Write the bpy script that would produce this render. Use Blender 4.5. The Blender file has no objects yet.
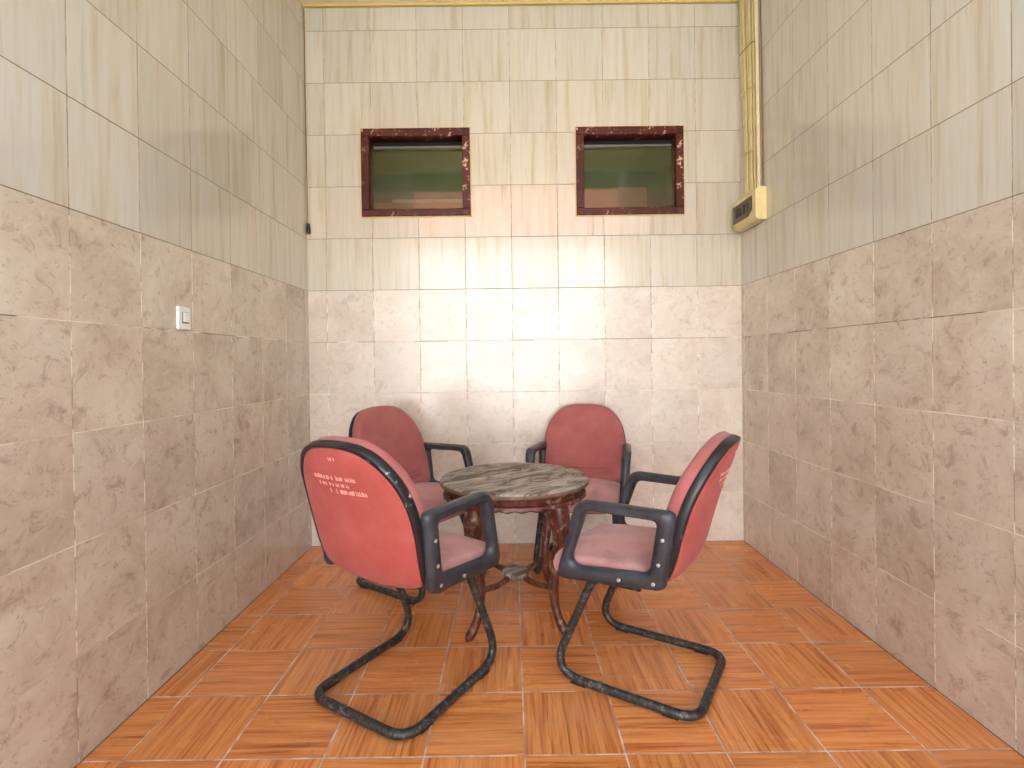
import bpy, bmesh, math, random
from mathutils import Vector, Matrix
random.seed(7)
sc = bpy.context.scene
COL = sc.collection
# ------------------------------------------------------------------ camera, world, sun, exposure
H_CAM, F_PX = 1.1746, 525.1
PITCH, YAW, ROLL = -0.0064, 0.0016, -0.0127
cam = bpy.data.cameras.new('camera'); cam_ob = bpy.data.objects.new('camera', cam); COL.objects.link(cam_ob)
fw = Vector((math.sin(YAW)*math.cos(PITCH), math.cos(YAW)*math.cos(PITCH), math.sin(PITCH)))
rt0 = Vector((math.cos(YAW), -math.sin(YAW), 0)); up0 = rt0.cross(fw)
c_, s_ = math.cos(ROLL), math.sin(ROLL)
rt = c_*rt0 + s_*up0; up = -s_*rt0 + c_*up0
M = Matrix((rt, up, -fw)).transposed().to_4x4(); M.translation = Vector((0, 0, H_CAM))
cam_ob.matrix_world = M
cam.sensor_fit = 'HORIZONTAL'; cam.sensor_width = 36; cam.lens = F_PX/1024*36
cam.shift_y = -19.5/1024; cam.clip_start = 0.02; cam.clip_end = 200
sc.camera = cam_ob

world = bpy.data.worlds.new('world'); sc.world = world; world.use_nodes = True
wn = world.node_tree.nodes; wl = world.node_tree.links
bg = wn['Background']; bg.inputs['Color'].default_value = (0.60, 0.79, 1.0, 1); bg.inputs['Strength'].default_value = 2.35

sun = bpy.data.lights.new('sun', 'SUN'); sun.energy = 21.5; sun.angle = math.radians(1.5); sun.color = (1.0, 0.98, 0.96)
sun_ob = bpy.data.objects.new('sun', sun); COL.objects.link(sun_ob)
sun_ob.rotation_euler = Vector((0.10, -0.80, -0.60)).to_track_quat('-Z', 'Y').to_euler()   # comes over the roof from behind the back wall

vs = sc.view_settings
sc.display_settings.display_device = 'sRGB'
vs.view_transform = 'Standard'; vs.look = 'None'; vs.gamma = 1.0; vs.use_curve_mapping = False
vs.exposure = 0.45
sc.cycles.max_bounces = 10; sc.cycles.diffuse_bounces = 6; sc.cycles.glossy_bounces = 5
sc.cycles.use_denoising = True

# ------------------------------------------------------------------ room numbers (metres)
D, XL, XR, ZB, ZT = 3.375, 1.297, 1.484, 1.6415, 3.4625
TW, TH, TF = 0.2973, 0.3319, 0.30
X0, Y0 = 0.0261, 1.856
YF = -0.35           # front edge of the side walls
PI = math.pi

# ------------------------------------------------------------------ helpers
def srgb(r, g, b):
    def f(c):
        c /= 255.0
        return c/12.92 if c <= 0.04045 else ((c+0.055)/1.055)**2.4
    return (f(r), f(g), f(b), 1.0)

def link(name, me, m=None, parent=None, smooth=True, angle=35):
    o = bpy.data.objects.new(name, me); COL.objects.link(o)
    if m is not None: me.materials.append(m)
    if parent is not None: o.parent = parent
    if smooth:
        me.polygons.foreach_set('use_smooth', [True]*len(me.polygons))
        me.set_sharp_from_angle(angle=math.radians(angle))
    return o

def obj(name, bm, m=None, parent=None, smooth=True, angle=35, bevel=0, segs=2):
    bmesh.ops.recalc_face_normals(bm, faces=bm.faces)
    me = bpy.data.meshes.new(name); bm.to_mesh(me); bm.free()
    o = link(name, me, m, parent, smooth, angle)
    if bevel:
        b = o.modifiers.new('bevel', 'BEVEL'); b.width = bevel; b.segments = segs; b.limit_method = 'ANGLE'; b.angle_limit = math.radians(40)
    return o

def thing(name, label, cat, loc=(0, 0, 0), rz=0, group=None):
    o = bpy.data.objects.new(name, None); COL.objects.link(o); o.empty_display_size = 0.1
    o.location = loc; o.rotation_euler = (0, 0, rz)
    return tag(o, label, cat, group)

def tag(o, label, cat, group=None):
    o['label'] = label; o['category'] = cat
    if group: o['group'] = group
    return o

def struct(o):
    o['kind'] = 'structure'; return o

def add_box(bm, x0, x1, y0, y1, z0, z1):
    r = bmesh.ops.create_cube(bm, size=1)
    for v in r['verts']:
        v.co = Vector(((x0+x1)/2+v.co.x*(x1-x0), (y0+y1)/2+v.co.y*(y1-y0), (z0+z1)/2+v.co.z*(z1-z0)))
    return r['verts']

def loft(bm, rings, closed=True, cap0=True, cap1=True, loop=False):
    vr = [[bm.verts.new(p) for p in r] for r in rings]
    n = len(vr[0]); m = len(vr)
    for i in range(m if loop else m-1):
        a, b = vr[i], vr[(i+1) % m]
        for j in range(n if closed else n-1):
            k = (j+1) % n
            bm.faces.new((a[j], a[k], b[k], b[j]))
    if not loop:
        for flag, r in ((cap0, vr[0]), (cap1, vr[-1])):
            if flag:
                c = bm.verts.new(sum((v.co for v in r), Vector())/n)
                for j in range(n if closed else n-1):
                    bm.faces.new((c, r[j], r[(j+1) % n]))
    return vr

def catmull(pts, n=8, closed=False):
    P = [Vector(p) for p in pts]; out = []
    m = len(P); rng = range(m) if closed else range(m-1)
    for i in rng:
        if closed: a, b, c, d = P[(i-1) % m], P[i], P[(i+1) % m], P[(i+2) % m]
        else: a, b, c, d = P[max(i-1, 0)], P[i], P[i+1], P[min(i+2, m-1)]
        for k in range(n):
            t = k/n
            out.append(0.5*((2*b)+(c-a)*t+(2*a-5*b+4*c-d)*t*t+(3*b-a-3*c+d)*t**3))
    if not closed: out.append(P[-1])
    return out

def round_path(pts, radii, n=7, closed=False):
    """polyline with arcs at its corners"""
    P = [Vector(p) for p in pts]; m = len(P); out = []
    for i in range(m):
        if not closed and i in (0, m-1): out.append(P[i]); continue
        a, b, c = P[i-1], P[i], P[(i+1) % m]
        r = radii[i] if isinstance(radii, (list, tuple)) else radii
        u, v = (a-b).normalized(), (c-b).normalized()
        ang = u.angle(v)
        if r <= 0 or ang > PI-0.02: out.append(b); continue
        t = min(r/math.tan(ang/2), (a-b).length*0.49, (c-b).length*0.49)
        p, q = b+u*t, b+v*t
        for k in range(n+1):
            s = k/n
            out.append((1-s)**2*p+2*s*(1-s)*(b*0.88+(p+q)/2*0.12)+s*s*q)
    return out

def sweep(bm, path, r, n=12, rf=None, flat=1.0, cap=True):
    P = [Vector(p) for p in path]; m = len(P); rings = []
    t0 = (P[1]-P[0]).normalized()
    ref = Vector((0, 0, 1)) if abs(t0.z) < 0.9 else Vector((1, 0, 0))
    nrm = (ref-t0*ref.dot(t0)).normalized()
    for i in range(m):
        t = (P[min(i+1, m-1)]-P[max(i-1, 0)]).normalized()
        nrm = (nrm-t*nrm.dot(t)).normalized(); bi = t.cross(nrm)
        rr = rf(i/(m-1)) if rf else r
        rings.append([P[i]+rr*(nrm*math.cos(2*PI*k/n)+bi*flat*math.sin(2*PI*k/n)) for k in range(n)])
    loft(bm, rings, cap0=cap, cap1=cap)

def lathe(bm, prof, n=64, wob=None):
    rings = []
    for i, (r, z) in enumerate(prof):
        rings.append([Vector(((r+(wob(i, 2*PI*k/n)[0] if wob else 0))*math.cos(2*PI*k/n), (r+(wob(i, 2*PI*k/n)[0] if wob else 0))*math.sin(2*PI*k/n), z+(wob(i, 2*PI*k/n)[1] if wob else 0))) for k in range(n)])
    loft(bm, rings)

# ------------------------------------------------------------------ node helper
class NT:
    def __init__(self, name):
        self.m = bpy.data.materials.new(name); self.m.use_nodes = True
        self.t = self.m.node_tree; self.n = self.t.nodes; self.l = self.t.links
        self.b = self.n['Principled BSDF']
    def set(self, k, v):
        if k in self.b.inputs:
            if hasattr(v, 'is_output'): self.l.new(v, self.b.inputs[k])
            else: self.b.inputs[k].default_value = v
        return self
    def put(self, s, v):
        if hasattr(v, 'is_output'): self.l.new(v, s)
        else: s.default_value = v
    def obj(self):
        return self.n.new('ShaderNodeTexCoord').outputs['Object']
    def sep(self, v):
        s = self.n.new('ShaderNodeSeparateXYZ'); self.put(s.inputs[0], v); return s.outputs
    def com(self, x, y, z=0.0):
        s = self.n.new('ShaderNodeCombineXYZ')
        for i, v in enumerate((x, y, z)): self.put(s.inputs[i], v)
        return s.outputs[0]
    def math(self, op, a, b=0.0, c=0.0, clamp=False):
        s = self.n.new('ShaderNodeMath'); s.operation = op; s.use_clamp = clamp
        for i, v in enumerate((a, b, c)): self.put(s.inputs[i], v)
        return s.outputs[0]
    def vmath(self, op, a, b):
        s = self.n.new('ShaderNodeVectorMath'); s.operation = op; self.put(s.inputs[0], a); self.put(s.inputs[1], b); return s.outputs[0]
    def noise(self, v, scale=5.0, detail=4.0, rough=0.55, dist=0.0):
        s = self.n.new('ShaderNodeTexNoise'); self.put(s.inputs['Vector'], v)
        s.inputs['Scale'].default_value = scale; s.inputs['Detail'].default_value = detail
        s.inputs['Roughness'].default_value = rough; s.inputs['Distortion'].default_value = dist
        return s.outputs['Fac']
    def white(self, v):
        s = self.n.new('ShaderNodeTexWhiteNoise'); s.noise_dimensions = '3D'; self.put(s.inputs['Vector'], v); return s.outputs
    def ramp(self, f, stops):
        s = self.n.new('ShaderNodeValToRGB'); self.put(s.inputs[0], f); e = s.color_ramp.elements
        while len(e) < len(stops): e.new(0.5)
        for i, (p, c) in enumerate(stops):
            e[i].position = p; e[i].color = c if len(c) == 4 else (*c, 1)
        return s.outputs[0]
    def mix(self, f, a, b, mode='MIX'):
        s = self.n.new('ShaderNodeMix'); s.data_type = 'RGBA'; s.blend_type = mode
        self.put(s.inputs[0], f); self.put(s.inputs[6], a); self.put(s.inputs[7], b); return s.outputs[2]
    def rng(self, v, a, b, c=0.0, d=1.0):
        s = self.n.new('ShaderNodeMapRange'); s.interpolation_type = 'SMOOTHSTEP'
        for i, x in enumerate((v, a, b, c, d)): self.put(s.inputs[i], x)
        return s.outputs[0]
    def bump(self, h, strength=0.3, dist=0.002):
        s = self.n.new('ShaderNodeBump'); s.inputs['Strength'].default_value = strength; s.inputs['Distance'].default_value = dist
        self.put(s.inputs['Height'], h); self.l.new(s.outputs[0], self.b.inputs['Normal']); return s

def plain(name, col, rough=0.5, metal=0.0, spec=0.5, var=0.08, scale=12, bump=0.0):
    t = NT(name); o = t.obj(); n = t.noise(o, scale, 5)
    hi = tuple(min(1, c*(1+var)) for c in col[:3])+(1,); lo = tuple(c*(1-var) for c in col[:3])+(1,)
    t.set('Base Color', t.ramp(n, [(0.3, lo), (0.7, hi)])).set('Roughness', rough).set('Metallic', metal).set('Specular IOR Level', spec)
    if bump: t.bump(t.noise(o, scale*12, 3), bump, 0.001)
    return t.m

# ------------------------------------------------------------------ tiled walls
def wall_tiles(name, u0, seed, lit_mix=0.0, shade_tint=(0.99, 0.960, 0.950)):
    t = NT(name); x, y, z = t.sep(t.obj())
    uu = t.math('DIVIDE', t.math('SUBTRACT', x, u0), TW); vv = t.math('DIVIDE', t.math('SUBTRACT', z, ZB), TH)
    fu, fv = t.math('FRACT', uu), t.math('FRACT', vv)
    iu, iv = t.math('FLOOR', uu), t.math('FLOOR', vv)
    du = t.math('MULTIPLY', t.math('MINIMUM', fu, t.math('SUBTRACT', 1.0, fu)), TW)
    dv = t.math('MULTIPLY', t.math('MINIMUM', fv, t.math('SUBTRACT', 1.0, fv)), TH)
    wv = t.white(t.com(iu, iv, seed)); rnd, rcol = wv['Value'], wv['Color']
    off = t.vmath('MULTIPLY', rcol, (37.0, 37.0, 37.0))
    upper = t.math('GREATER_THAN', z, ZB)
    # mottled beige stone look of the lower tiles
    p = t.vmath('ADD', t.com(x, z, 0.0), off)
    a = t.noise(p, 3.2, 6, 0.62, 0.6); b = t.noise(p, 13.0, 6, 0.7, 0.8); c = t.noise(p, 38.0, 6, 0.78, 0.6)
    st = t.ramp(a, [(0.33, srgb(188, 171, 156)), (0.52, srgb(204, 190, 177)), (0.70, srgb(215, 205, 194))])
    st = t.mix(t.rng(b, 0.52, 0.70, 0.0, 0.62), st, srgb(154, 131, 121))
    st = t.mix(t.rng(b, 0.48, 0.30, 0.0, 0.6), st, srgb(214, 205, 194))
    st = t.mix(t.rng(c, 0.54, 0.68, 0.0, 0.5), st, srgb(132, 110, 102)); st = t.mix(lit_mix, st, srgb(226, 216, 206))  # back wall's stronger light mixed into its lower tile colour
    # streaked cream of the upper tiles
    q = t.vmath('ADD', t.com(t.math('MULTIPLY', x, 24.0), t.math('MULTIPLY', z, 1.3), 0.0), off)
    s1 = t.noise(q, 1.0, 5, 0.62, 0.25)
    q2 = t.vmath('ADD', t.com(t.math('MULTIPLY', x, 70.0), t.math('MULTIPLY', z, 3.0), 3.0), off)
    s2 = t.noise(q2, 1.0, 3, 0.5)
    cr = t.ramp(s1, [(0.30, srgb(188, 180, 160)), (0.46, srgb(202, 199, 188)), (0.60, srgb(206, 206, 200)), (0.76, srgb(189, 187, 178))])
    cr = t.mix(t.rng(s2, 0.55, 0.75, 0.0, 0.3), cr, srgb(188, 178, 152))
    cr = t.mix(1.0, cr, (*shade_tint, 1), 'MULTIPLY')  # back wall's dimmer, warmer light painted into its upper tiles
    col = t.mix(upper, st, cr)
    br = t.math('ADD', 0.93, t.math('MULTIPLY', rnd, 0.12))
    col = t.mix(1.0, col, t.com(br, br, br), 'MULTIPLY')
    # joints
    gn = t.noise(t.com(x, z, seed), 5.0, 3); gn2 = t.noise(t.com(x, z, seed+4.0), 16.0, 3)
    mh = t.rng(dv, 0.0012, 0.0024, 1.0, 0.0); mv = t.rng(du, 0.0014, 0.0026, 1.0, 0.0)
    hc = t.mix(t.rng(gn, 0.46, 0.56), t.mix(t.rng(z, 1.25, 1.05), srgb(96, 76, 60), srgb(186, 174, 160)), srgb(222, 214, 202)); hc = t.mix(upper, hc, srgb(104, 86, 62))
    top = t.math('GREATER_THAN', z, ZB-0.01); hc = t.mix(top, hc, srgb(104, 84, 62))
    vc = t.mix(t.rng(gn2, 0.42, 0.58), srgb(150, 130, 110), srgb(240, 232, 220)); vc = t.mix(t.math('MULTIPLY', upper, t.rng(gn, 0.40, 0.52, 0.95, 0.65)), vc, srgb(118, 100, 76))
    col = t.mix(t.math('MULTIPLY', mv, 0.8), col, vc); col = t.mix(t.math('MULTIPLY', mh, 0.85), col, hc)
    g = t.math('MAXIMUM', mh, mv)
    t.set('Base Color', col).set('Roughness', t.math('ADD', t.math('MULTIPLY', g, 0.6), t.math('ADD', t.math('SUBTRACT', 0.18, t.math('MULTIPLY', upper, 0.08)), t.math('MULTIPLY', a, 0.08))))
    t.set('Specular IOR Level', 0.85)
    wav = t.noise(t.com(x, z, rnd), 5.0, 1)
    hgt = t.math('SUBTRACT', t.math('MULTIPLY', wav, 0.35), g)
    t.bump(hgt, 0.35, 0.0016)
    return t.m

def floor_tiles():
    t = NT('wood_look_floor_tiles'); x, y, z = t.sep(t.obj())
    uu = t.math('DIVIDE', t.math('SUBTRACT', x, X0), TF); vv = t.math('DIVIDE', t.math('SUBTRACT', y, Y0), TF)
    fu, fv = t.math('FRACT', uu), t.math('FRACT', vv); iu, iv = t.math('FLOOR', uu), t.math('FLOOR', vv)
    du = t.math('MULTIPLY', t.math('MINIMUM', fu, t.math('SUBTRACT', 1.0, fu)), TF)
    dv = t.math('MULTIPLY', t.math('MINIMUM', fv, t.math('SUBTRACT', 1.0, fv)), TF)
    par = t.math('ABSOLUTE', t.math('MODULO', t.math('ADD', iu, iv), 2.0))     # 1: grain runs away from the viewer
    w = t.white(t.com(iu, iv, 2.0)); rnd = w['Value']; off = t.vmath('MULTIPLY', w['Color'], (19.0, 19.0, 19.0))
    along = t.com(t.math('MULTIPLY', y, 2.8), t.math('MULTIPLY', x, 60.0), 0.0); across = t.com(t.math('MULTIPLY', x, 2.8), t.math('MULTIPLY', y, 60.0), 0.0)
    mixv = t.n.new('ShaderNodeMix'); mixv.data_type = 'VECTOR'
    t.put(mixv.inputs[0], par); t.put(mixv.inputs[4], across); t.put(mixv.inputs[5], along)
    p = t.vmath('ADD', mixv.outputs[1], off)
    g1 = t.noise(p, 1.0, 5, 0.6, 0.5); g2 = t.noise(t.vmath('MULTIPLY', p, (1.6, 3.2, 1.0)), 1.0, 4, 0.6, 0.3)
    col = t.ramp(g1, [(0.30, srgb(158, 84, 42)), (0.46, srgb(206, 124, 66)), (0.62, srgb(226, 148, 86)), (0.78, srgb(202, 118, 62))])
    col = t.mix(t.rng(g2, 0.56, 0.72, 0.0, 0.6), col, srgb(132, 66, 36))
    br = t.math('ADD', 0.90, t.math('MULTIPLY', rnd, 0.18)); col = t.mix(1.0, col, t.com(br, br, br), 'MULTIPLY')
    wear = t.noise(t.com(x, y, 5.0), 2.2, 4); col = t.mix(t.rng(wear, 0.5, 0.75, 0.0, 0.22), col, srgb(206, 158, 122))
    m = t.math('MAXIMUM', t.rng(du, 0.0021, 0.0034, 1.0, 0.0), t.rng(dv, 0.0021, 0.0034, 1.0, 0.0))
    gn = t.noise(t.com(x, y, 1.0), 9.0, 3)
    gc = t.mix(t.rng(gn, 0.40, 0.60), srgb(168, 138, 120), srgb(216, 196, 180))
    col = t.mix(t.math('MULTIPLY', m, 0.9), col, gc)
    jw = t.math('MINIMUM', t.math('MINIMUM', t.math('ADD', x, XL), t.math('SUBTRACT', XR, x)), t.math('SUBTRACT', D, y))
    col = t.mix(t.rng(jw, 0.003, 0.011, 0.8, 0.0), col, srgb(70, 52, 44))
    t.set('Base Color', col).set('Specular IOR Level', 0.45)
    t.set('Roughness', t.math('ADD', t.math('MULTIPLY', m, 0.5), t.math('ADD', 0.20, t.math('MULTIPLY', wear, 0.16))))
    t.bump(t.math('SUBTRACT', t.math('MULTIPLY', g2, 0.25), m), 0.3, 0.0015)
    return t.m

# ------------------------------------------------------------------ object materials
def fabric(name, base, fade, seat=False, sheen=0.35):
    t = NT(name); o = t.obj(); n = t.noise(o, 7, 5, 0.6); n2 = t.noise(o, 30, 4)
    col = t.ramp(n, [(0.3, base), (0.72, fade)])
    col = t.mix(t.rng(n2, 0.58, 0.8, 0, 0.25), col, tuple(c*0.7 for c in base[:3])+(1,))
    if seat:
        st = t.noise(o, 4.0, 3, 0.5); col = t.mix(t.rng(st, 0.53, 0.66, 0, 0.5), col, srgb(120, 84, 80))
    t.set('Base Color', col).set('Roughness', 0.95).set('Specular IOR Level', 0.15).set('Sheen Weight', sheen).set('Sheen Roughness', 0.5)
    t.b.inputs['Sheen Tint'].default_value = (1.0, 0.82, 0.84, 1)
    t.bump(t.noise(o, 420, 2), 0.35, 0.0012)
    return t.m
FAB_FRONT = fabric('rose_fabric', srgb(152, 83, 83), srgb(172, 102, 101), False, 0.25)
FAB_SEAT = fabric('faded_skylit_pink_fabric', srgb(174, 118, 118), srgb(198, 150, 148), True)  # same cloth as the backrest; fading and sky sheen put into a paler colour
FAB_BACK = fabric('coral_fabric', srgb(158, 69, 64), srgb(174, 90, 84), False, 0.1)
def plastic():
    t = NT('black_plastic'); o = t.obj(); n = t.noise(o, 16, 6, 0.65); n2 = t.noise(o, 60, 4, 0.7)
    col = t.ramp(n, [(0.35, srgb(34, 35, 42)), (0.75, srgb(64, 66, 76))])
    col = t.mix(t.rng(n2, 0.66, 0.72, 0, 0.5), col, srgb(120, 120, 126))
    t.set('Base Color', col).set('Roughness', t.math('ADD', 0.28, t.math('MULTIPLY', n, 0.25))).set('Specular IOR Level', 0.5)
    t.bump(n2, 0.08, 0.001); return t.m
PLASTIC = plastic()
def scuffed():
    t = NT('scuffed_black_trim'); o = t.obj(); n = t.noise(o, 24, 6, 0.7); n2 = t.noise(o, 9, 3)
    wear = t.math('MULTIPLY', t.rng(n, 0.57, 0.64), t.rng(n2, 0.5, 0.62))
    t.set('Base Color', t.mix(wear, srgb(26, 26, 32), srgb(196, 190, 186))).set('Roughness', 0.32)
    return t.m
TRIM = scuffed()
def tube_metal():
    t = NT('worn_black_enamel'); o = t.obj(); n = t.noise(o, 55, 6, 0.75); n2 = t.noise(o, 10, 3)
    col = t.ramp(n, [(0.42, srgb(32, 31, 32)), (0.55, srgb(62, 60, 61)), (0.69, srgb(140, 136, 134))])  # grey flecks: worn enamel, lightened to carry sky highlights in the colour
    col = t.mix(t.rng(n2, 0.5, 0.7, 0, 0.6), col, srgb(44, 42, 42))
    t.set('Base Color', col).set('Roughness', 0.42).set('Metallic', 0.25); t.bump(n, 0.35, 0.0015); return t.m
TUBE = tube_metal()
RUBBER = plain('black_rubber', srgb(34, 34, 38), 0.7)
SCREW = plain('worn_steel', srgb(190, 188, 184), 0.35, 0.7)
PRINT = plain('worn_white_print', srgb(226, 152, 146), 0.9)

def table_wood(name, top):
    t = NT(name); o = t.obj(); x, y, z = t.sep(o)
    if top:
        a = math.radians(38); c, s = math.cos(a), math.sin(a)
        u = t.math('ADD', t.math('MULTIPLY', x, c), t.math('MULTIPLY', y, s)); v = t.math('SUBTRACT', t.math('MULTIPLY', y, c), t.math('MULTIPLY', x, s))
        pl = t.math('DIVIDE', t.math('ADD', v, 0.035), 0.135); fp = t.math('FRACT', pl); ip = t.math('FLOOR', pl)
        seam = t.rng(t.math('MULTIPLY', t.math('MINIMUM', fp, t.math('SUBTRACT', 1.0, fp)), 0.135), 0.001, 0.003, 1.0, 0.0)
        r = t.white(t.com(ip, 3.0, 0.0))['Value']
        gr = t.noise(t.com(t.math('ADD', t.math('MULTIPLY', u, 6.0), t.math('MULTIPLY', r, 30.0)), t.math('MULTIPLY', v, 38.0), r), 1.0, 6, 0.68, 0.9)
        pt = t.noise(t.com(t.math('MULTIPLY', u, 2.0), t.math('MULTIPLY', v, 4.0), 2.0), 2.6, 6, 0.7, 0.8)
        col = t.ramp(gr, [(0.28, srgb(66, 54, 48)), (0.42, srgb(120, 106, 98)), (0.56, srgb(172, 160, 152)), (0.74, srgb(112, 98, 90))])
        col = t.mix(t.rng(pt, 0.51, 0.60, 0, 0.85), col, srgb(80, 62, 54))
        col = t.mix(t.rng(pt, 0.47, 0.36, 0, 0.7), col, srgb(190, 178, 168))
        col = t.mix(t.math('MULTIPLY', seam, 0.85), col, srgb(52, 40, 34))
        t.set('Base Color', col).set('Roughness', 0.62).set('Specular IOR Level', 0.3); t.bump(t.math('SUBTRACT', gr, seam), 0.5, 0.002)
    else:
        n = t.noise(t.com(t.math('MULTIPLY', x, 5.0), t.math('MULTIPLY', y, 5.0), t.math('MULTIPLY', z, 2.0)), 4.0, 6, 0.65, 0.4); n2 = t.noise(o, 34, 6, 0.7); n3 = t.noise(o, 11, 4)
        col = t.ramp(n, [(0.30, srgb(52, 20, 15)), (0.52, srgb(86, 38, 27)), (0.72, srgb(112, 60, 42))])
        col = t.mix(t.math('MULTIPLY', t.rng(n2, 0.50, 0.60), t.rng(n3, 0.44, 0.60, 0.1, 0.6)), col, srgb(172, 144, 122))
        t.set('Base Color', col).set('Roughness', 0.45); t.bump(n2, 0.25, 0.0015)
    return t.m
WOOD_TOP = table_wood('weathered_grey_table_wood', True); WOOD = table_wood('chipped_red_brown_varnish', False)
WOOD_EDGE = plain('worn_brown_rim', srgb(112, 88, 72), 0.6, var=0.35, scale=22)

def peeling():
    t = NT('peeling_maroon_paint'); o = t.obj(); n = t.noise(o, 26, 6, 0.7); n2 = t.noise(o, 5, 3)
    chip = t.math('MULTIPLY', t.rng(n, 0.57, 0.61), t.rng(n2, 0.46, 0.6, 0.1, 1.0))
    col = t.mix(chip, t.ramp(n2, [(0.3, srgb(56, 13, 9)), (0.7, srgb(86, 29, 20))]), srgb(214, 180, 158))
    t.set('Specular IOR Level', 0.3).set('Base Color', col).set('Roughness', t.math('ADD', 0.42, t.math('MULTIPLY', chip, 0.4))); t.bump(t.math('SUBTRACT', 0.0, chip), 0.4, 0.002); return t.m
FRAME = peeling()
EDGE = plain('cream_plaster_edge', srgb(206, 176, 126), 0.8)
def pane_mat():
    t = NT('tinted_green_glass'); o = t.obj(); n = t.noise(o, 6, 5)
    t.set('Base Color', srgb(120, 124, 92)).set('Roughness', 0.6)
    tr = t.n.new('ShaderNodeBsdfTransparent'); tr.inputs[0].default_value = (0.62, 0.64, 0.46, 1)
    gl = t.n.new('ShaderNodeBsdfGlossy'); gl.inputs['Roughness'].default_value = 0.03
    fr = t.n.new('ShaderNodeFresnel'); fr.inputs[0].default_value = 1.45
    dust = t.n.new('ShaderNodeMixShader'); t.put(dust.inputs[0], t.math('MULTIPLY', n, 0.22))
    t.l.new(tr.outputs[0], dust.inputs[1]); t.l.new(t.b.outputs[0], dust.inputs[2])
    mx = t.n.new('ShaderNodeMixShader'); t.put(mx.inputs[0], fr.outputs[0]); t.l.new(dust.outputs[0], mx.inputs[1]); t.l.new(gl.outputs[0], mx.inputs[2])
    t.l.new(mx.outputs[0], t.n['Material Output'].inputs[0])
    return t.m
PANE = pane_mat()
DARK = plain('gap_shade_dark', srgb(20, 20, 18), 0.9)
RAIL = plain('grey_sash_metal', srgb(104, 104, 92), 0.4, 0.5)
YELLOW = plain('yellow_painted_trim', srgb(204, 180, 112), 0.5)
PIPE = plain('yellow_conduit', srgb(210, 195, 138), 0.38, var=0.12)
PIPE_CREAM = plain('cream_conduit', srgb(222, 206, 170), 0.4)
BOXM = plain('aged_cream_plastic', srgb(222, 204, 150), 0.4, var=0.1)
SMOKED = plain('smoked_brown_cover', srgb(44, 33, 26), 0.2, var=0.35, scale=30)
WHITE = plain('white_switch_plastic', srgb(236, 238, 240), 0.3, var=0.02)
SHADOWGAP = plain('grey_switch_gap', srgb(110, 112, 114), 0.6)
CEIL = plain('cream_ceiling_bounce', srgb(236, 224, 190), 0.8, var=0.03)  # cream put in so the ceiling bounce yellows the upper walls
CABLE = plain('brown_cable', srgb(120, 92, 62), 0.6)
BLACK = plain('black_connector', srgb(22, 20, 20), 0.45)

# ------------------------------------------------------------------ setting
def wall(name, mat, loc, rz, length, y0, y1, holes=(), top=ZT+0.14):
    bm = bmesh.new()
    xs = sorted({0.0, length, *[h for a in holes for h in a[:2]]}); zs = sorted({-0.05, top, *[h for a in holes for h in a[2:]]})
    for i in range(len(xs)-1):
        for j in range(len(zs)-1):
            cx, cz = (xs[i]+xs[i+1])/2, (zs[j]+zs[j+1])/2
            if any(a[0] < cx < a[1] and a[2] < cz < a[3] for a in holes): continue
            add_box(bm, xs[i], xs[i+1], y0, y1, zs[j], zs[j+1])
    bmesh.ops.remove_doubles(bm, verts=bm.verts, dist=1e-5)
    seen = {}
    for f in list(bm.faces):                      # drop the inner faces between neighbouring blocks
        k = tuple(round(v, 4) for v in f.calc_center_median()); seen.setdefault(k, []).append(f)
    bmesh.ops.delete(bm, geom=[f for v in seen.values() if len(v) > 1 for f in v], context='FACES_ONLY')
    o = obj(name, bm, mat, smooth=False); o.location = loc; o.rotation_euler = (0, 0, rz)
    return struct(o)

W1 = (-0.948, -0.241, 2.105, 2.676); W2 = (0.426, 1.1255, 2.098, 2.671)
def hole(w, m=0.012): return (w[0]+XL+m, w[1]+XL-m, w[2]+m, w[3]-m)
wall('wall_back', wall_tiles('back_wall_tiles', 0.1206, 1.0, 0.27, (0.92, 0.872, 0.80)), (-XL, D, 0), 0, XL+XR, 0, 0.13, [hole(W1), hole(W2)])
wall('wall_left', wall_tiles('left_wall_tiles', 0.169, 2.0), (-XL, D+0.13, 0), -PI/2, D+0.13-YF, -0.13, 0)
wall('wall_right', wall_tiles('right_wall_tiles', 0.1725, 3.0), (XR, D+0.13, 0), -PI/2, D+0.13-YF, 0, 0.13)
bm = bmesh.new(); add_box(bm, -XL-0.13, XR+0.13, -0.6, D+0.13, -0.1, 0); struct(obj('floor', bm, floor_tiles(), smooth=False))
bm = bmesh.new(); add_box(bm, -XL-0.13, XR+0.13, 0.5, D+0.13, ZT, ZT+0.15); struct(obj('ceiling', bm, CEIL, smooth=False))
bm = bmesh.new(); add_box(bm, -XL+0.002, XR-0.002, D-0.022, D-0.001, ZT-0.016, ZT-0.0005); struct(obj('trim_1', bm, YELLOW, smooth=False))

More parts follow.
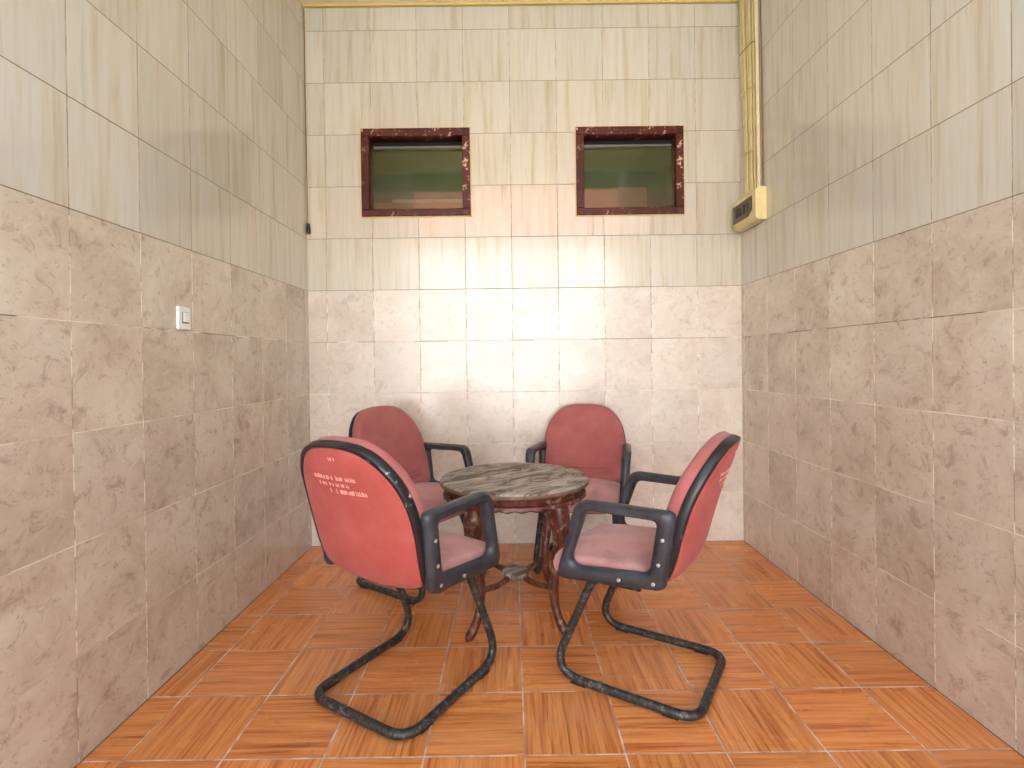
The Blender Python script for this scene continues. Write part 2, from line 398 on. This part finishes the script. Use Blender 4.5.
def window(name, w):
    x0, x1, z0, z1 = w
    root = bpy.data.objects.new(name, None); COL.objects.link(root); root.location = ((x0+x1)/2, D, (z0+z1)/2); struct(root)
    hw, hh = (x1-x0)/2, (z1-z0)/2; fwid = 0.056
    bm = bmesh.new()
    fr = (-0.018, 0.10)
    add_box(bm, -hw+.006, hw-.006, *fr, hh-fwid, hh-.006); add_box(bm, -hw+.006, hw-.006, *fr, -hh+.006, -hh+fwid-.006)
    add_box(bm, -hw+.006, -hw+fwid, *fr, -hh+fwid-.006, hh-fwid); add_box(bm, hw-fwid, hw-.006, *fr, -hh+fwid-.006, hh-fwid)
    obj('window_frame', bm, FRAME, root, bevel=0.004)
    bm = bmesh.new()                                              # cream plaster bead round the frame
    e = 0.006
    for a in ((-hw, hw, hh-e, hh+.001), (-hw, hw, -hh-.001, -hh+e), (-hw, -hw+e, -hh, hh), (hw-e, hw, -hh, hh)):
        add_box(bm, a[0], a[1], -0.006, 0.02, a[2], a[3])
    obj('plaster_bead', bm, EDGE, root, smooth=False)
    iw, ih = hw-fwid, hh-fwid
    bm = bmesh.new(); add_box(bm, -iw+.002, iw-.002, 0.030, 0.036, -ih-.002, ih-0.068); obj('pane', bm, PANE, root, smooth=False)
    bm = bmesh.new(); add_box(bm, -iw+.012, iw-.006, 0.055, 0.068, ih-0.052, ih-0.036); obj('sash_rail', bm, RAIL, root, bevel=0.002)
    bm = bmesh.new(); add_box(bm, -iw, iw, 0.086, 0.096, ih-0.058, ih); obj('gap_shade_strip', bm, DARK, root, smooth=False)  # dark strip painted in for the shade of the gap above the pane
    return root
window('window_1', W1); window('window_2', W2)
# the dim washroom behind the two windows: green ceiling, pink wall tops
Y2 = D+1.6
bm = bmesh.new()
for a in ((-XL-.1, -XL, D+.131, Y2+.1, 1.2, 2.95), (XR, XR+.1, D+.131, Y2+.1, 1.2, 2.95), (-XL, XR, D+.131, Y2+.1, 1.1, 1.2)): add_box(bm, *a)
struct(obj('wall_inner', bm, plain('dull_green_wall_paint', srgb(104, 112, 74), 0.8, var=0.2, scale=3), smooth=False))
bm = bmesh.new(); add_box(bm, -XL, XR, Y2, Y2+.1, 1.2, 2.95)
struct(obj('wall_far', bm, plain('shaded_green_wall', srgb(70, 78, 44), 0.8, var=0.25, scale=3), smooth=False))  # shade under the ceiling is put into this wall's darker green
bm = bmesh.new(); add_box(bm, -XL, 0.1, Y2-.012, Y2-.001, 1.2, 2.685); add_box(bm, 0.1, 1.30, Y2-.012, Y2-.001, 1.2, 2.80)
struct(obj('wall_far_wainscot', bm, plain('pink_wall_paint', srgb(206, 134, 124), 0.7, var=0.12, scale=6), smooth=False))
bm = bmesh.new(); add_box(bm, -XL+.2, -0.02, Y2-.03, Y2-.012, 2.680, 2.705)
struct(obj('trim_2', bm, plain('pale_wall_rail', srgb(214, 214, 208), 0.5), smooth=False))
bm = bmesh.new(); add_box(bm, -XL-.1, XR+.1, D+.131, Y2+.1, 2.95, 3.05)
struct(obj('ceiling_inner', bm, plain('olive_ceiling_paint', srgb(132, 134, 84), 0.8, var=0.15, scale=2), smooth=False))
fill = bpy.data.lights.new('washroom_fill', 'POINT'); fill.energy = 26; fill.shadow_soft_size = 0.12; fill.color = (1, 0.97, 0.92)  # added fill with no known lamp, brightens the view through the panes
lo = bpy.data.objects.new('washroom_fill', fill); COL.objects.link(lo); lo.location = (0.1, D+0.75, 1.75)

# the yard in front of the niche: only met in the reflections and as the source of bounced daylight
bm = bmesh.new(); add_box(bm, -14, 14, -22, -0.6, -0.25, -0.1)
struct(obj('ground', bm, plain('pale_yard_concrete', srgb(192, 192, 188), 0.85), smooth=False))
bm = bmesh.new(); add_box(bm, -2.95, 2.1, -5.4, -5.0, -0.1, 3.9); add_box(bm, 2.1, 3.0, -5.4, -5.2, 2.6, 3.9)
struct(obj('wall_opposite', bm, plain('white_yard_wall', srgb(236, 234, 230), 0.8), smooth=False))
bm = bmesh.new()
vs_ = [bm.verts.new(p) for p in ((-3.1, -4.8, 3.85), (3.05, -4.8, 3.85), (3.05, -6.4, 5.35), (-3.1, -6.4, 5.35), (-3.1, -4.8, 3.95), (3.05, -4.8, 3.95), (3.05, -6.4, 5.45), (-3.1, -6.4, 5.45))]
for f in ((0, 1, 2, 3), (4, 5, 6, 7), (0, 1, 5, 4), (1, 2, 6, 5), (2, 3, 7, 6), (3, 0, 4, 7)): bm.faces.new([vs_[i] for i in f])
struct(obj('roof', bm, plain('terracotta_roof', srgb(196, 134, 120), 0.7), smooth=False))

bm = bmesh.new(); rings = []
for j in range(9):
    rings.append([Vector((-24+48*i/40, -9-j*1.1-0.6*math.sin(i*0.9+j), (-0.1 if j == 0 else 1.5+j*1.5+0.5*math.sin(i*1.3+j*0.7)+0.35*math.sin(i*2.9)))) for i in range(41)])
rings.append([Vector((-24+48*i/40, -20, -0.1)) for i in range(41)])
loft(bm, rings, closed=False, cap0=False, cap1=False)
struct(obj('sky_screen', bm, plain('dark_green_sky_screen', srgb(72, 84, 46), 0.9, var=0.4, scale=1.5)))  # unseen green mound added in place of trees, keeps sky out of reflections

# ------------------------------------------------------------------ visitor chair (faces +Y, origin on the floor)
def bk_profile(v):
    """back surface centre line: distance up the back -> (y, z)"""
    P = [(-0.148, 0.432), (-0.184, 0.470), (-0.210, 0.53), (-0.235, 0.62), (-0.267, 0.725), (-0.306, 0.825), (-0.342, 0.918)]
    q = min(max(v, 0), 1)*(len(P)-1); i = min(int(q), len(P)-2); t = q-i
    a, b, c, d = P[max(i-1, 0)], P[i], P[i+1], P[min(i+2, len(P)-1)]
    f = lambda k: 0.5*(2*b[k]+(c[k]-a[k])*t+(2*a[k]-5*b[k]+4*c[k]-d[k])*t*t+(3*b[k]-a[k]-3*c[k]+d[k])*t**3)
    return f(0), f(1)
def bk(u, v, n):
    """point at lateral u (m), height share v, n metres towards the sitter"""
    y, z = bk_profile(v); y2, z2 = bk_profile(v+0.01); y1, z1 = bk_profile(v-0.01)
    ty, tz = y2-y1, z2-z1; L = math.hypot(ty, tz) or 1
    ny, nz = tz/L, -ty/L
    n += 0.42*u*u
    return Vector((u, y+ny*n, z+nz*n))
HALF = [(0, 0.0), (0.10, 0.0), (0.178, 0.018), (0.220, 0.085), (0.234, 0.20), (0.241, 0.36), (0.246, 0.52), (0.241, 0.66), (0.217, 0.80), (0.170, 0.905), (0.108, 0.97), (0.05, 0.995), (0, 1.0)]
OUT = HALF+[(-x, v) for x, v in reversed(HALF[1:-1])]
OUT = [(p.x, p.y) for p in catmull([(x, v, 0) for x, v in OUT], 7, True)]
CV = 0.45
def back_ring(s, n, k=1.0, wr=None):
    r = []
    for (u, v) in OUT:
        uu, v_ = u*s, CV+(v-CV)*s
        r.append(bk(uu, v_, n+(wr(uu, v_) if wr else 0)))
    return r
def shrink(d):
    return 1-d/0.23
def build_chair(name, label):
    root = thing(name, label, 'chair', group='pink office chairs round the table')
    # backrest cushion (front)
    def wr(u, v):
        return sum(-0.008*math.exp(-((v-c-0.02*(u/0.2)**2)/0.010)**2) for c in (0.235, 0.275, 0.315))*max(0, 1-(abs(u)/0.21)**4)
    bm = bmesh.new(); rings = []
    rings.append(back_ring(0.965, 0.000)); rings.append(back_ring(0.992, 0.006)); rings.append(back_ring(0.996, 0.034))
    for d, n in ((0.010, 0.047), (0.026, 0.056), (0.055, 0.061)): rings.append(back_ring(shrink(d), n))
    for s in [0.74-0.72*k/34 for k in range(35)]: rings.append(back_ring(s, 0.061+0.004*(1-s), wr=wr))
    loft(bm, rings); obj('backrest', bm, FAB_FRONT, root, angle=60)
    # black band round the edge
    bm = bmesh.new(); prof = [(0.998, 0.007), (1.008, 0.001), (1.008, -0.016), (0.998, -0.024), (0.970, -0.026), (0.950, -0.023), (0.945, -0.012), (0.955, 0.004)]
    loft(bm, [back_ring(s, n) for s, n in prof], loop=True); obj('edge_trim', bm, TRIM, root, angle=50)
    # coral fabric panel on the rear
    bm = bmesh.new(); rings = [back_ring(0.958, -0.014), back_ring(0.952, -0.021), back_ring(0.92, -0.027)]
    for s in (0.75, 0.6, 0.45, 0.3, 0.15): rings.append(back_ring(s, -0.027-0.010*(1-s)))
    loft(bm, rings, cap0=False); obj('back_panel', bm, FAB_BACK, root, angle=60)
    # seat
    so = []
    hw, y0, y1 = 0.232, -0.185, 0.278
    N = 72
    for k in range(N):
        a = 2*PI*k/N; e = 0.38
        cx, cy = math.cos(a), math.sin(a)
        so.append((hw*math.copysign(abs(cx)**e, cx)*(1.0-0.05*max(0, -cy)), (y0+y1)/2+(y1-y0)/2*math.copysign(abs(cy)**e, cy)))
    cyc = (y0+y1)/2
    def seat_ring(s, z, crown=0):
        r = []
        for (x, y) in so:
            X, Y = x*s, cyc+(y-cyc)*s
            front = max(0, (Y-0.10)/0.165)
            zz = z-0.030*front**2*(1 if z > 0.43 else 0.25)+0.028*max(0, (0.12-Y)/0.3)*max(0, min(1, (0.47-z)/0.06))
            if crown: zz += crown*(1-(abs(X)/0.24)**2.5)*1.0 + 0.005*math.sin(X*31+1)*math.cos(Y*24)*0.5
            if crown and Y < -0.10: zz -= 0.006*(math.sin((Y+0.10)*190)+1)*0.5
            r.append(Vector((X, Y, zz)))
        return r
    bm = bmesh.new()
    loft(bm, [seat_ring(0.80, 0.402), seat_ring(0.95, 0.402), seat_ring(0.985, 0.410), seat_ring(1.0, 0.430), seat_ring(0.995, 0.452), seat_ring(0.975, 0.468), seat_ring(0.93, 0.478, .004)]
         +[seat_ring(s, 0.480, c) for s, c in ((0.86, .010), (0.76, .014), (0.64, .017), (0.5, .019), (0.36, .020), (0.2, .020), (0.1, .020))])
    obj('seat', bm, FAB_SEAT, root, angle=60)
    bm = bmesh.new(); loft(bm, [seat_ring(0.80, 0.386), seat_ring(0.86, 0.390), seat_ring(0.88, 0.400), seat_ring(0.87, 0.409), seat_ring(0.75, 0.4095)])
    obj('seat_pan', bm, PLASTIC, root)
    # armrests: closed loops of black plastic
    for s in (-1, 1):
        outer = round_path([(0, -0.180, 0.428), (0, 0.216, 0.398), (0, 0.120, 0.704), (0, -0.222, 0.698)], [0.035, 0.030, 0.062, 0.02], 7, True)
        inner = round_path([(0, -0.128, 0.482), (0, 0.158, 0.456), (0, 0.084, 0.666), (0, -0.160, 0.662)], [0.035, 0.035, 0.036, 0.02], 7, True)
        def arm_x(p, side):    # lower rail hugs the seat, the arm pad stands a little wider
            k = max(0, min(1, (p.z-0.40)/0.3))
            c = 0.250+0.016*k; h = 0.020+0.006*k
            c -= 0.014*max(0, min(1, (-0.05-p.y)/0.15))
            return s*(c+side*h)
        n = len(outer); bm = bmesh.new()
        prof = []
        for side, src, f in ((-1, outer, 0.30), (-0.55, outer, 0.06), (0, outer, 0), (0.55, outer, 0.06), (1, outer, 0.30), (1, inner, 0.30), (0.55, inner, 0.06), (0, inner, 0), (-0.55, inner, 0.06), (-1, inner, 0.30)):
            ring = []
            for j in range(n):
                o, i_ = outer[j], inner[j]
                a, b = (o, i_) if src is outer else (i_, o)
                p = a+(b-a)*f*0.8
                ring.append(Vector((arm_x(p, side), p.y, p.z)))
            prof.append(ring)
        loft(bm, prof, loop=True)
        ar = obj('armrest', bm, PLASTIC, root, angle=50)
        for (y, z) in ((-0.163, 0.520), (-0.179, 0.605), (-0.03, 0.444), (-0.145, 0.452)):
            bm = bmesh.new()
            x = arm_x(Vector((0, y, z)), 1.0)
            sweep(bm, [(x-s*0.004, y, z), (x+s*0.0015, y, z), (x+s*0.003, y, z)], 0.0065, 12, rf=lambda q: 0.0065 if q < 0.8 else 0.0045)
            obj('screw', bm, SCREW, ar)
    # cantilever tube: under the seat, down, back along the floor and across
    r = 0.0155; hx = 0.209
    pts = [(-hx+.01, -0.08, 0.404), (-hx+.01, 0.092, 0.402), (-hx-.01, 0.256, r+.006), (-hx-.012, -0.272, r+.006), (hx+.012, -0.272, r+.006), (hx+.01, 0.256, r+.006), (hx-.01, 0.092, 0.402), (hx-.01, -0.08, 0.404)]
    bm = bmesh.new(); sweep(bm, round_path(pts, [0, .05, .075, .07, .07, .075, .05, 0], 9), r, 14)
    fr = obj('sled_frame', bm, TUBE, root, angle=60)
    for s in (-1, 1):
        for y in (0.145, -0.185):
            bm = bmesh.new(); x = s*(hx+0.0115)
            rings = [[Vector((x+1.15*r*math.sin(a), yy, r+.006-1.22*r*math.cos(a))) for a in [(-1.25+2.5*k/10) for k in range(11)]] + [Vector((x+0.9*r*math.sin(a), yy, r+.006-0.9*r*math.cos(a))) for a in [(1.25-2.5*k/10) for k in range(11)]] for yy in (y-0.026, y+0.026)]
            for ring in rings:
                for p in ring: p.z = max(p.z, 0.0008)
            loft(bm, rings); obj('floor_glide', bm, RUBBER, root, angle=40)
    return root

def add_print(root, rub):
    """worn white lettering on the coral panel: three lines of mostly rubbed-off strokes"""
    rnd = random.Random(5)
    def quad(bm, u0, u1, v0, v1):
        P = []
        for (a, b) in ((u0, v0), (u1, v0), (u1, v1), (u0, v1)):
            s = max(abs(a)/0.235, abs(b-CV)/0.55); P.append(bk(a, b, -0.0278-0.010*max(0, 1-s)-0.0012))
        loft(bm, [P, [p+Vector((0, -0.0008, 0)) for p in P]])
    lines = [(0.905, 0.018, [(-0.012, 0.000), (0.010, 0.022)], 0.8),
             (0.800, 0.024, [(-0.112, -0.060), (-0.052, -0.014), (-0.006, 0.024), (0.036, 0.086)], 0.92),
             (0.765, 0.020, [(-0.095, -0.055), (-0.046, 0.046)], 0.7),
             (0.725, 0.026, [(-0.050, -0.040), (-0.022, -0.014), (-0.004, 0.024), (0.030, 0.060), (0.066, 0.112)], 1.0)]
    for v, h, words, keep in lines:
        bm = bmesh.new()
        for a, b in words:
            x = a; first = True
            while x < b-0.004:
                w = 0.0078
                if first or rnd.random() < keep*rub:
                    k = rnd.randint(0, 3); hh = h*rnd.uniform(0.8, 1.0); sw = 0.0028
                    quad(bm, x, x+sw, v, v+hh)
                    if k in (0, 1): quad(bm, x+sw, x+w-0.0012, v+hh*0.80, v+hh)
                    if k in (0, 2): quad(bm, x+sw, x+w-0.0012, v+hh*0.40, v+hh*0.60)
                    if k in (1, 2, 3): quad(bm, x+sw, x+w-0.0012, v, v+hh*0.2)
                    if k in (0, 1): quad(bm, x+w-0.004, x+w-0.0012, v, v+hh)
                x += w; first = False
        obj('printed_lettering', bm, PRINT, root, smooth=False)

def copy_tree(root):
    r = root.copy(); COL.objects.link(r)
    def rec(a, b):
        for ch in a.children:
            c = ch.copy(); COL.objects.link(c); c.parent = b; rec(ch, c)
    rec(root, r)
    return r

A = build_chair('office_chair', 'pink office chair at front left, turned away, white print on its red back')
B = copy_tree(A); C = copy_tree(A); E_ = copy_tree(A)
B['label'] = 'pink office chair at front right in side view, facing left towards the table'
C['label'] = 'pink office chair at rear left, half hidden behind the chair with printed back'
E_['label'] = 'pink office chair at rear right behind the table, facing the viewer'
add_print(A, 1.0); add_print(B, 0.8)
def pose(o, x, y, fx, fy):
    o.location = (x, y, 0); o.rotation_euler = (0, 0, math.atan2(-fx, fy))
pose(A, -0.384, 1.942, 0.52, 0.855); A.scale.z = 1.012
pose(B, 0.470, 1.996, -0.844, 0.536); B.scale.z = 0.985
pose(C, -0.500, 2.81, 0.83, -0.56)
pose(E_, 0.385, 2.992, -0.26, -0.965); E_.scale.z = 0.97

# ------------------------------------------------------------------ round table
T = thing('round_table', 'low round wooden table with weathered grey top and curved dark legs', 'table', (0.008, 2.462, 0))
DZ = 0.022
bm = bmesh.new(); lathe(bm, [(0.30, 0.585+DZ), (0.335, 0.585+DZ), (0.343, 0.589+DZ), (0.346, 0.596+DZ), (0.345, 0.605+DZ), (0.340, 0.610+DZ), (0.33, 0.613+DZ), (0.2, 0.613+DZ), (0.08, 0.613+DZ)], 96,
      lambda i, a: (0.0012*math.sin(a*7+i)+0.0008*math.sin(a*17), 0.0006*math.sin(a*9) if i > 5 else 0))
tt = obj('tabletop', bm, WOOD_TOP, T); tt.data.materials.append(WOOD_EDGE)
for p in tt.data.polygons:
    if p.normal.z < 0.45: p.material_index = 1
bm = bmesh.new(); lathe(bm, [(0.285, 0.584+DZ), (0.318, 0.5848+DZ), (0.314, 0.572+DZ), (0.312, 0.556+DZ), (0.318, 0.552+DZ), (0.30, 0.545+DZ), (0.285, 0.545+DZ)], 96); obj('apron', bm, WOOD, T)
bm = bmesh.new()
def scal(i, a): return (0.0035*abs(math.sin(a*16)) if i in (1, 2, 3) else 0, -0.006*abs(math.sin(a*16)) if i in (0, 1, 2) else 0)
lathe(bm, [(0.300, 0.535+DZ), (0.324, 0.536+DZ), (0.331, 0.543+DZ), (0.327, 0.5525+DZ), (0.314, 0.5535+DZ), (0.300, 0.5535+DZ)], 216, scal); obj('carved_moulding', bm, WOOD, T)
def leg(ang):
    a = math.radians(ang); d = Vector((math.cos(a), math.sin(a), 0)); s = Vector((-d.y, d.x, 0))
    prof = [(0.262, 0.567, 0.078, 0.060), (0.280, 0.525, 0.078, 0.062), (0.294, 0.475, 0.066, 0.058), (0.294, 0.41, 0.050, 0.046), (0.276, 0.33, 0.036, 0.034), (0.258, 0.25, 0.031, 0.029), (0.252, 0.19, 0.032, 0.030),
            (0.258, 0.12, 0.028, 0.026), (0.280, 0.065, 0.028, 0.026), (0.308, 0.032, 0.032, 0.026), (0.332, 0.016, 0.030, 0.022), (0.348, 0.014, 0.014, 0.012)]
    pts = catmull([(p[0], p[1], 0) for p in prof], 5); wid = catmull([(p[2], p[3], 0) for p in prof], 5)
    bm = bmesh.new(); rings = []
    for i, p in enumerate(pts):
        q = pts[min(i+1, len(pts)-1)]-pts[max(i-1, 0)]; q.normalize()
        nrm = d*(-q.y)+Vector((0, 0, 1))*q.x        # in-plane normal
        w = wid[i]; ring = []
        for k in range(16):
            b = 2*PI*k/16; cx, sx = math.cos(b), math.sin(b)
            e = 0.7
            ring.append(d*p.x+Vector((0, 0, p.y))+nrm*(w.x*0.62*math.copysign(abs(cx)**e, cx))+s*(w.y*0.62*math.copysign(abs(sx)**e, sx)))
        for v in ring: v.z = max(v.z, 0.0006)
        rings.append(ring)
    loft(bm, rings); obj('leg', bm, WOOD, T, angle=60)
LEGS = (53, 129, 233, 311)
for a in LEGS: leg(a)
for a, b in ((53, 233), (129, 311)):
    pa = Vector((math.cos(math.radians(a))*0.245, math.sin(math.radians(a))*0.245, 0.185)); pb = Vector((math.cos(math.radians(b))*0.245, math.sin(math.radians(b))*0.245, 0.185))
    path = [pa.lerp(pb, k/16)+Vector((0, 0, -0.012+0.014*math.cos(4*PI*k/16)*0.5+(0.0 if a == 53 else 0.003))) for k in range(17)]
    bm = bmesh.new(); sweep(bm, path, 0.013, 10); obj('stretcher', bm, WOOD, T)
bm = bmesh.new(); lathe(bm, [(0.03, 0.166), (0.058, 0.168), (0.064, 0.176), (0.062, 0.190), (0.052, 0.196), (0.02, 0.199)], 40); obj('stretcher_boss', bm, WOOD_TOP, T)

# ------------------------------------------------------------------ light switch on the left wall
S = thing('light_switch', 'white square light switch on the left tiled wall', 'light switch', (-XL, 2.076, 1.360), PI/2); S.scale = (0.92, 1, 0.94)
# local +X -> +Y world, local -Y -> +X world (into the room)
bm = bmesh.new(); add_box(bm, -0.043, 0.043, -0.012, 0.0, -0.048, 0.048); obj('plate', bm, WHITE, S, bevel=0.005, segs=3)
bm = bmesh.new(); add_box(bm, -0.020, 0.026, -0.0135, -0.010, -0.022, 0.026); obj('switch_surround', bm, SHADOWGAP, S, bevel=0.001)
bm = bmesh.new()
v = [bm.verts.new(p) for p in ((-0.014, -0.0125, -0.016), (0.024, -0.0125, -0.016), (0.024, -0.0125, 0.024), (-0.014, -0.0125, 0.024), (-0.014, -0.019, -0.016), (0.024, -0.019, -0.016), (0.024, -0.015, 0.024), (-0.014, -0.015, 0.024))]
for f in ((0, 1, 2, 3), (4, 5, 6, 7), (0, 1, 5, 4), (1, 2, 6, 5), (2, 3, 7, 6), (3, 0, 4, 7)): bm.faces.new([v[i] for i in f])
obj('rocker', bm, WHITE, S, bevel=0.0012)

# ------------------------------------------------------------------ breaker box and conduits on the right wall
BX = thing('breaker_box', 'cream circuit breaker box with dark window on the right wall below yellow conduits', 'electrical box', (XR, 3.175, 2.07), -PI/2)
# local +X -> -Y world (towards viewer), local -Y -> -X world (into the room)
bm = bmesh.new()
prof = [(0.0, -0.095), (-0.052, -0.095), (-0.067, -0.080), (-0.067, 0.070), (-0.050, 0.095), (0.0, 0.095)]
loft(bm, [[Vector((x, y, z)) for y, z in prof] for x in (-0.150, 0.150)])
obj('box_body', bm, BOXM, BX, smooth=False, bevel=0.004)
bm = bmesh.new()
pr = [(-0.143, 0.052), (0.108, 0.052), (0.108, -0.028), (0.060, -0.056), (-0.143, -0.056)]
loft(bm, [[Vector((x, y, z)) for x, z in pr] for y in (-0.066, -0.071)]); obj('window_cover', bm, SMOKED, BX, smooth=False)
for k in range(4):
    bm = bmesh.new(); add_box(bm, -0.110+k*0.048, -0.078+k*0.048, -0.074, -0.0705, -0.028, 0.026); obj('breaker', bm, BLACK, BX, bevel=0.0015)
tops = [3.302, 3.262, 3.222, 3.182, 3.145]; bots = [3.250, 3.220, 3.190, 3.160, 3.131]
names = ['yellow conduit nearest the back wall corner, running up from the breaker box', 'second yellow conduit out from the back wall corner above the breaker box', 'middle yellow conduit of the five rising from the breaker box',
         'fourth yellow conduit out from the back wall corner above the breaker box', 'yellow conduit beside the cream one, rising from the breaker box']
for k in range(5):
    bm = bmesh.new(); x = XR-0.016-(0.004 if k % 2 else 0)
    sweep(bm, catmull([(x, bots[k], 2.163), (x, bots[k]+0.004, 2.35), (x, bots[k]*0.6+tops[k]*0.4, 2.75), (x, tops[k]-0.004, 3.2), (x, tops[k], ZT-0.001)], 6), 0.0072, 12)
    tag(obj('conduit', bm, PIPE), names[k], 'conduit', 'yellow conduits above the breaker box')
bm = bmesh.new(); sweep(bm, catmull([(XR-0.014, 3.092, 2.163), (XR-0.014, 3.094, 2.5), (XR-0.014, 3.10, 3.0), (XR-0.014, 3.108, ZT-0.001)], 6), 0.0105, 12)
tag(obj('conduit', bm, PIPE_CREAM), 'cream conduit beside the five yellow ones on the right wall', 'conduit')
bm = bmesh.new(); sweep(bm, catmull([(XR-0.0045, 3.058, 2.163), (XR-0.0045, 3.061, 2.5), (XR-0.0045, 3.066, 2.95), (XR-0.0045, 3.078, ZT-0.001)], 6), 0.004, 8)
tag(obj('cable', bm, CABLE), 'thin brown cable on the right wall, nearest the viewer beside the cream conduit', 'cable')
for (z, lab) in ((3.06, 'upper wire tie across the yellow conduits near the ceiling'), (2.80, 'middle wire tie across the yellow conduits'), (2.42, 'lowest wire tie across the yellow conduits just above the breaker box')):
    k = (z-2.163)/(ZT-2.163); ya, yb = 3.250+0.052*k, 3.122+0.014*k
    bm = bmesh.new(); sweep(bm, [(XR-0.004, ya+0.012, z+.01), (XR-0.030, ya+0.006, z+.008), (XR-0.034, (ya+yb)/2, z), (XR-0.030, yb-0.006, z-.008), (XR-0.004, yb-0.010, z-.01)], 0.0026, 8)
    tag(obj('wire_tie', bm, YELLOW if z < 2.9 else CABLE), lab, 'wire tie', 'ties on the yellow conduits')

# ------------------------------------------------------------------ hanging connector in the left corner
K = thing('hanging_connector', 'black connector hanging on thin wires in the left back corner', 'connector', (-XL+0.013, D-0.013, 2.005))
bm = bmesh.new(); sweep(bm, [(0, 0, 0), (0, 0, 0.008), (0, 0, 0.03), (0, 0, 0.058), (0, 0, 0.066)], 0.012, 14, rf=lambda q: [0.0095, 0.0125, 0.012, 0.009, 0.006][round(q*4)]); obj('connector_body', bm, BLACK, K)
for dx in (-0.004, 0.004):
    bm = bmesh.new(); sweep(bm, catmull([(dx, -dx, 0.06), (dx*1.2-0.003, -dx+.004, 0.4), (dx-0.006, -dx+.004, 0.9), (dx-0.006, -dx+.006, ZT-2.006)], 5), 0.0022, 8); obj('wire', bm, CABLE if dx < 0 else PIPE_CREAM, K)
